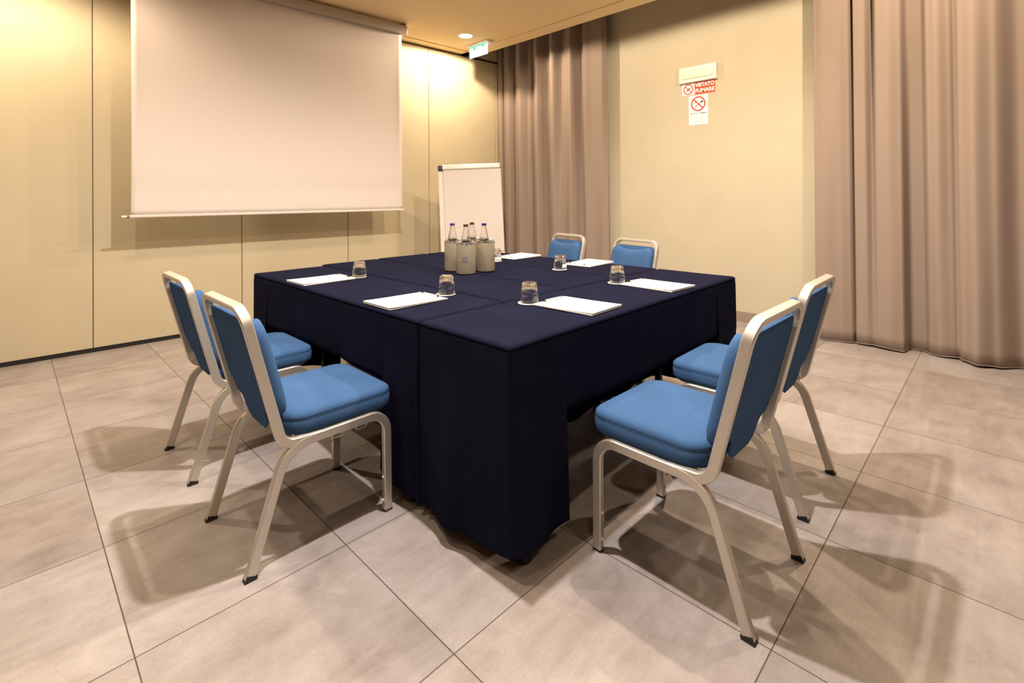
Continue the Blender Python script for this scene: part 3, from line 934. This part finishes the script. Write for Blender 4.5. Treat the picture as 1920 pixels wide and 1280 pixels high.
def make_pen():
    t = thing('pen', '', 'pen')
    bm = bmesh.new()
    sweep(bm, [Vector((x, 0, 0.0048)) for x in (-0.060, -0.055, 0.040, 0.048)], circle(0.0046, 12), (0, 0, 1))
    obj('barrel', bm, M['white_plastic'], t)
    bm = bmesh.new(); sweep(bm, [Vector((0.048, 0, 0.0048)), Vector((0.062, 0, 0.0048))], circle(0.0030, 10), (0, 0, 1)); obj('tip', bm, M['black_plastic'], t)
    bm = bmesh.new(); add_box(bm, -0.066, -0.028, -0.0022, 0.0022, 0.0092, 0.0112); add_box(bm, -0.066, -0.058, -0.0036, 0.0036, 0.001, 0.0112, 0.001)
    obj('clip', bm, M['black_plastic'], t, smooth=False)
    return t
PADS = [  # x, y, rotation (local +y away from the sitter), which
    (1.272, 1.931, -90.3, 'by the nearer left chair'),
    (1.271, 2.796, -88.2, 'by the farther left chair'),
    (1.712, 1.300, 1.7, 'in front of the largest right chair'),
    (2.380, 1.285, -4.0, 'at the right end of the front table'),
    (2.860, 2.065, 92.0, 'by the far chair before the yellow wall'),
    (2.830, 2.725, 90.0, 'by the far chair before the curtain'),
]
pad0 = pen0 = None
for x, y, a, wh in PADS:
    lab = 'white notepad lying on the navy cloth ' + wh
    if pad0 is None:
        pad0 = make_pad(); pad0.location = (x, y, ZC); pad0.rotation_euler = (0, 0, R(a)); pad0['label'] = lab; pad0['group'] = 'notepads on the table'
    else: dup(pad0, (x, y, ZC), R(a), lab, 'notepads on the table')
    q = Matrix.Rotation(R(a), 3, 'Z') @ Vector((0.0, 0.132, 0))
    lab = 'white pen with black clip on the notepad ' + wh
    if pen0 is None:
        pen0 = make_pen(); pen0.location = (x + q.x, y + q.y, ZC + 0.0064); pen0.rotation_euler = (0, 0, R(a + 180)); pen0['label'] = lab; pen0['group'] = 'pens on the notepads'
    else: dup(pen0, (x + q.x, y + q.y, ZC + 0.0064), R(a + 180), lab, 'pens on the notepads')

# ------------------------------------------------------------------ upturned glasses on paper coasters
def make_glass():
    bm = bmesh.new()
    n = 96
    fl = lambda a, z: 1 + (0.055 * abs(math.sin(a * 8)) - 0.045) * smooth01((z - 0.0445) / 0.004) * smooth01((0.087 - z) / 0.005)
    prof = [(0.0385, 0.0), (0.0408, 0.0005), (0.0414, 0.002), (0.0410, 0.020), (0.0405, 0.037), (0.0398, 0.0415), (0.0380, 0.0435), (0.0372, 0.046), (0.0366, 0.050), (0.0352, 0.062), (0.0338, 0.074), (0.0328, 0.082), (0.0305, 0.0880), (0.0265, 0.0900), (0.0, 0.0885)]
    inn = [(0.0, 0.076), (0.024, 0.0755), (0.0285, 0.072), (0.0310, 0.062), (0.0350, 0.045), (0.0370, 0.030), (0.0385, 0.002), (0.0385, 0.0)]
    # outer wall from the rim up, then the inside back down to the rim
    lathe(bm, prof, n, fl)
    lathe(bm, inn, n)
    bmesh.ops.remove_doubles(bm, verts=bm.verts, dist=1e-5)
    return obj('drinking_glass', bm, M['glass'], None, angle=50)
def make_coaster():
    bm = bmesh.new()
    lathe(bm, [(0, 0), (0.047, 0), (0.0475, 0.0008), (0.047, 0.0016), (0, 0.0016)], 48)
    return obj('coaster', bm, M['paper'], None, angle=50)
GL = [ # glass x, y, coaster x, y
    (1.504, 1.931, 1.498, 1.932, 'by the nearer left chair')
   , (1.484, 2.749, 1.478, 2.750, 'by the farther left chair')
   , (1.629, 1.498, 1.623, 1.499, 'in front of the largest right chair')
   , (2.326, 1.490, 2.320, 1.491, 'at the right end of the front table')
   , (2.515, 2.040, 2.509, 2.041, 'by the far chair before the yellow wall')
   , (2.539, 2.666, 2.533, 2.667, 'by the far chair before the curtain')]
g0 = k0 = None
for gx, gy, kx, ky, wh in GL:
    if g0 is None: g0 = make_glass(); k0 = make_coaster(); g, k = g0, k0
    else:
        g = g0.copy(); COL.objects.link(g); k = k0.copy(); COL.objects.link(k)
    k.location = (kx, ky, ZC - 0.0015); g.location = (gx, gy, ZC + 0.0003)
    g.rotation_euler = (0, 0, gx * 7)
    tag(g, 'upturned clear tumbler on the table ' + wh, 'glass', 'upturned tumblers')
    tag(k, 'round white paper coaster on the table ' + wh, 'coaster', 'paper coasters')

# ------------------------------------------------------------------ bottle coolers and water bottles
def make_cooler():
    t = thing('bottle_cooler', '', 'bottle cooler')
    bm = bmesh.new()
    lathe(bm, [(0, 0.004), (0.054, 0.004), (0.0585, 0.006), (0.0595, 0.010), (0.0595, 0.184), (0.0590, 0.186)], 56)
    lathe(bm, [(0.0555, 0.186), (0.0555, 0.012), (0, 0.012)], 56)
    obj('body', bm, M['cooler'], t)
    bm = bmesh.new(); lathe(bm, [(0, 0), (0.054, 0), (0.055, 0.004), (0, 0.004)], 40); obj('base_ring', bm, M['black_plastic'], t)
    bm = bmesh.new()
    sc_ = lambda a, z: 1 + 0.010 * math.sin(a * 11)
    lathe(bm, [(0.0555, 0.185), (0.0598, 0.185), (0.0606, 0.190), (0.0600, 0.196), (0.0570, 0.198), (0.0548, 0.194), (0.0555, 0.185)], 132, sc_)
    rim = obj('rim', bm, M['cooler_rim'], t)
    for k in range(6):
        bm = bmesh.new(); bmesh.ops.create_uvsphere(bm, u_segments=8, v_segments=6, radius=0.0032)
        a = k * PI / 3 + 0.15
        bmesh.ops.translate(bm, vec=(0.0598 * math.cos(a), 0.0598 * math.sin(a), 0.183), verts=bm.verts)
        obj('stud', bm, M['ink'], rim)
    # printed emblem and line on the side that faces -x-y
    bm = bmesh.new()
    def patch(a0, a1, z0, z1, n=6):
        r0, r1 = 0.0596, 0.0600
        rows = []
        for i in range(n + 1):
            a = a0 + (a1 - a0) * i / n
            rows.append([(r0 * math.cos(a), r0 * math.sin(a), z0), (r1 * math.cos(a), r1 * math.sin(a), z0), (r1 * math.cos(a), r1 * math.sin(a), z1), (r0 * math.cos(a), r0 * math.sin(a), z1)])
        loft(bm, rows)
    for k in range(40):
        a = 2 * PI * k / 40; b = 2 * PI * (k + 1) / 40
        p = lambda a, q: (0.25 * q * math.cos(a), 0.094 + 0.0125 * q * math.sin(a))
        a0, z0 = p(a, 1.0); a1, z1 = p(b, 1.0)
        patch(min(a0, a1), max(a0, a1) + 0.02, min(z0, z1) - 0.0008, max(z0, z1) + 0.0008, 1)
    rr = random.Random(2)
    for k in range(9):
        a0 = -0.17 + 0.34 * rr.random(); z0 = 0.086 + 0.015 * rr.random()
        patch(a0, a0 + 0.05 + 0.05 * rr.random(), z0, z0 + 0.0016, 2)
    patch(-0.62, 0.55, 0.076, 0.0785, 14)
    patch(0.10, 0.16, 0.112, 0.113, 2)
    obj('emblem', bm, M['navy_print'], t, smooth=False)
    return t
COOL = [(1.990, 2.360, 'nearest of the cluster, with the blue emblem facing'), (2.022, 2.520, 'left one of the cluster'),
        (2.145, 2.352, 'right one of the cluster'), (2.172, 2.512, 'rear one of the cluster, hidden behind the others')]
def make_bottle(capm):
    t = thing('water_bottle', '', 'bottle')
    bm = bmesh.new()
    out = [(0.0, 0.002), (0.026, 0.0), (0.0315, 0.004), (0.032, 0.012), (0.032, 0.160), (0.0312, 0.180), (0.0285, 0.202), (0.0225, 0.230), (0.0170, 0.256), (0.0142, 0.274), (0.0142, 0.281)]
    inn = [(0.0118, 0.281), (0.0120, 0.270), (0.0150, 0.255), (0.0205, 0.229), (0.0265, 0.201), (0.0292, 0.180), (0.0300, 0.160), (0.0300, 0.012), (0.024, 0.006), (0.0, 0.006)]
    lathe(bm, out + inn, 40)
    obj('glass', bm, M['glass'], t)
    bm = bmesh.new()
    lathe(bm, [(0, 0.0062), (0.0238, 0.0062), (0.0298, 0.0122), (0.0298, 0.160), (0.0290, 0.180), (0.0263, 0.201), (0, 0.201)], 40)
    obj('water', bm, M['water'], t)
    bm = bmesh.new(); lathe(bm, [(0.0144, 0.278), (0.0158, 0.279), (0.0160, 0.290), (0.0145, 0.2935), (0, 0.294)], 32)
    obj('cap', bm, capm, t)
    return t
cool0 = make_cooler(); bb = make_bottle(M['cap_blue']); bn = make_bottle(M['cap_brown'])
GC, GB = 'bottle coolers on the table', 'water bottles in the coolers'
ang = math.atan2(-2.36, -1.99)
for i, (x, y, wh) in enumerate(COOL):
    lab = 'grey metal bottle cooler, ' + wh
    a = [ang, ang + 1.35, ang - 1.35, ang + PI][i]
    a = [ang - 0.12, ang - 1.15, ang + 1.2, ang + PI][i]
    if i == 0: cool0.location = (x, y, ZC - 0.002); cool0.rotation_euler = (0, 0, a); cool0['label'] = lab; cool0['group'] = GC
    else: dup(cool0, (x, y, ZC - 0.002), a, lab, GC)
zb = ZC + 0.0105
bb.location = (2.018, 2.527, zb); bb['label'] = 'clear water bottle with blue cap in the left cooler'; bb['group'] = GB
dup(bb, (2.140, 2.358, zb), 0, 'clear water bottle with blue cap in the right cooler', GB)
bn.location = (1.992, 2.362, zb); bn['label'] = 'clear water bottle with brown cap in the nearest cooler'; bn['group'] = GB
dup(bn, (2.172, 2.512, zb), 0, 'clear water bottle with brown cap, rearmost of the four', GB)
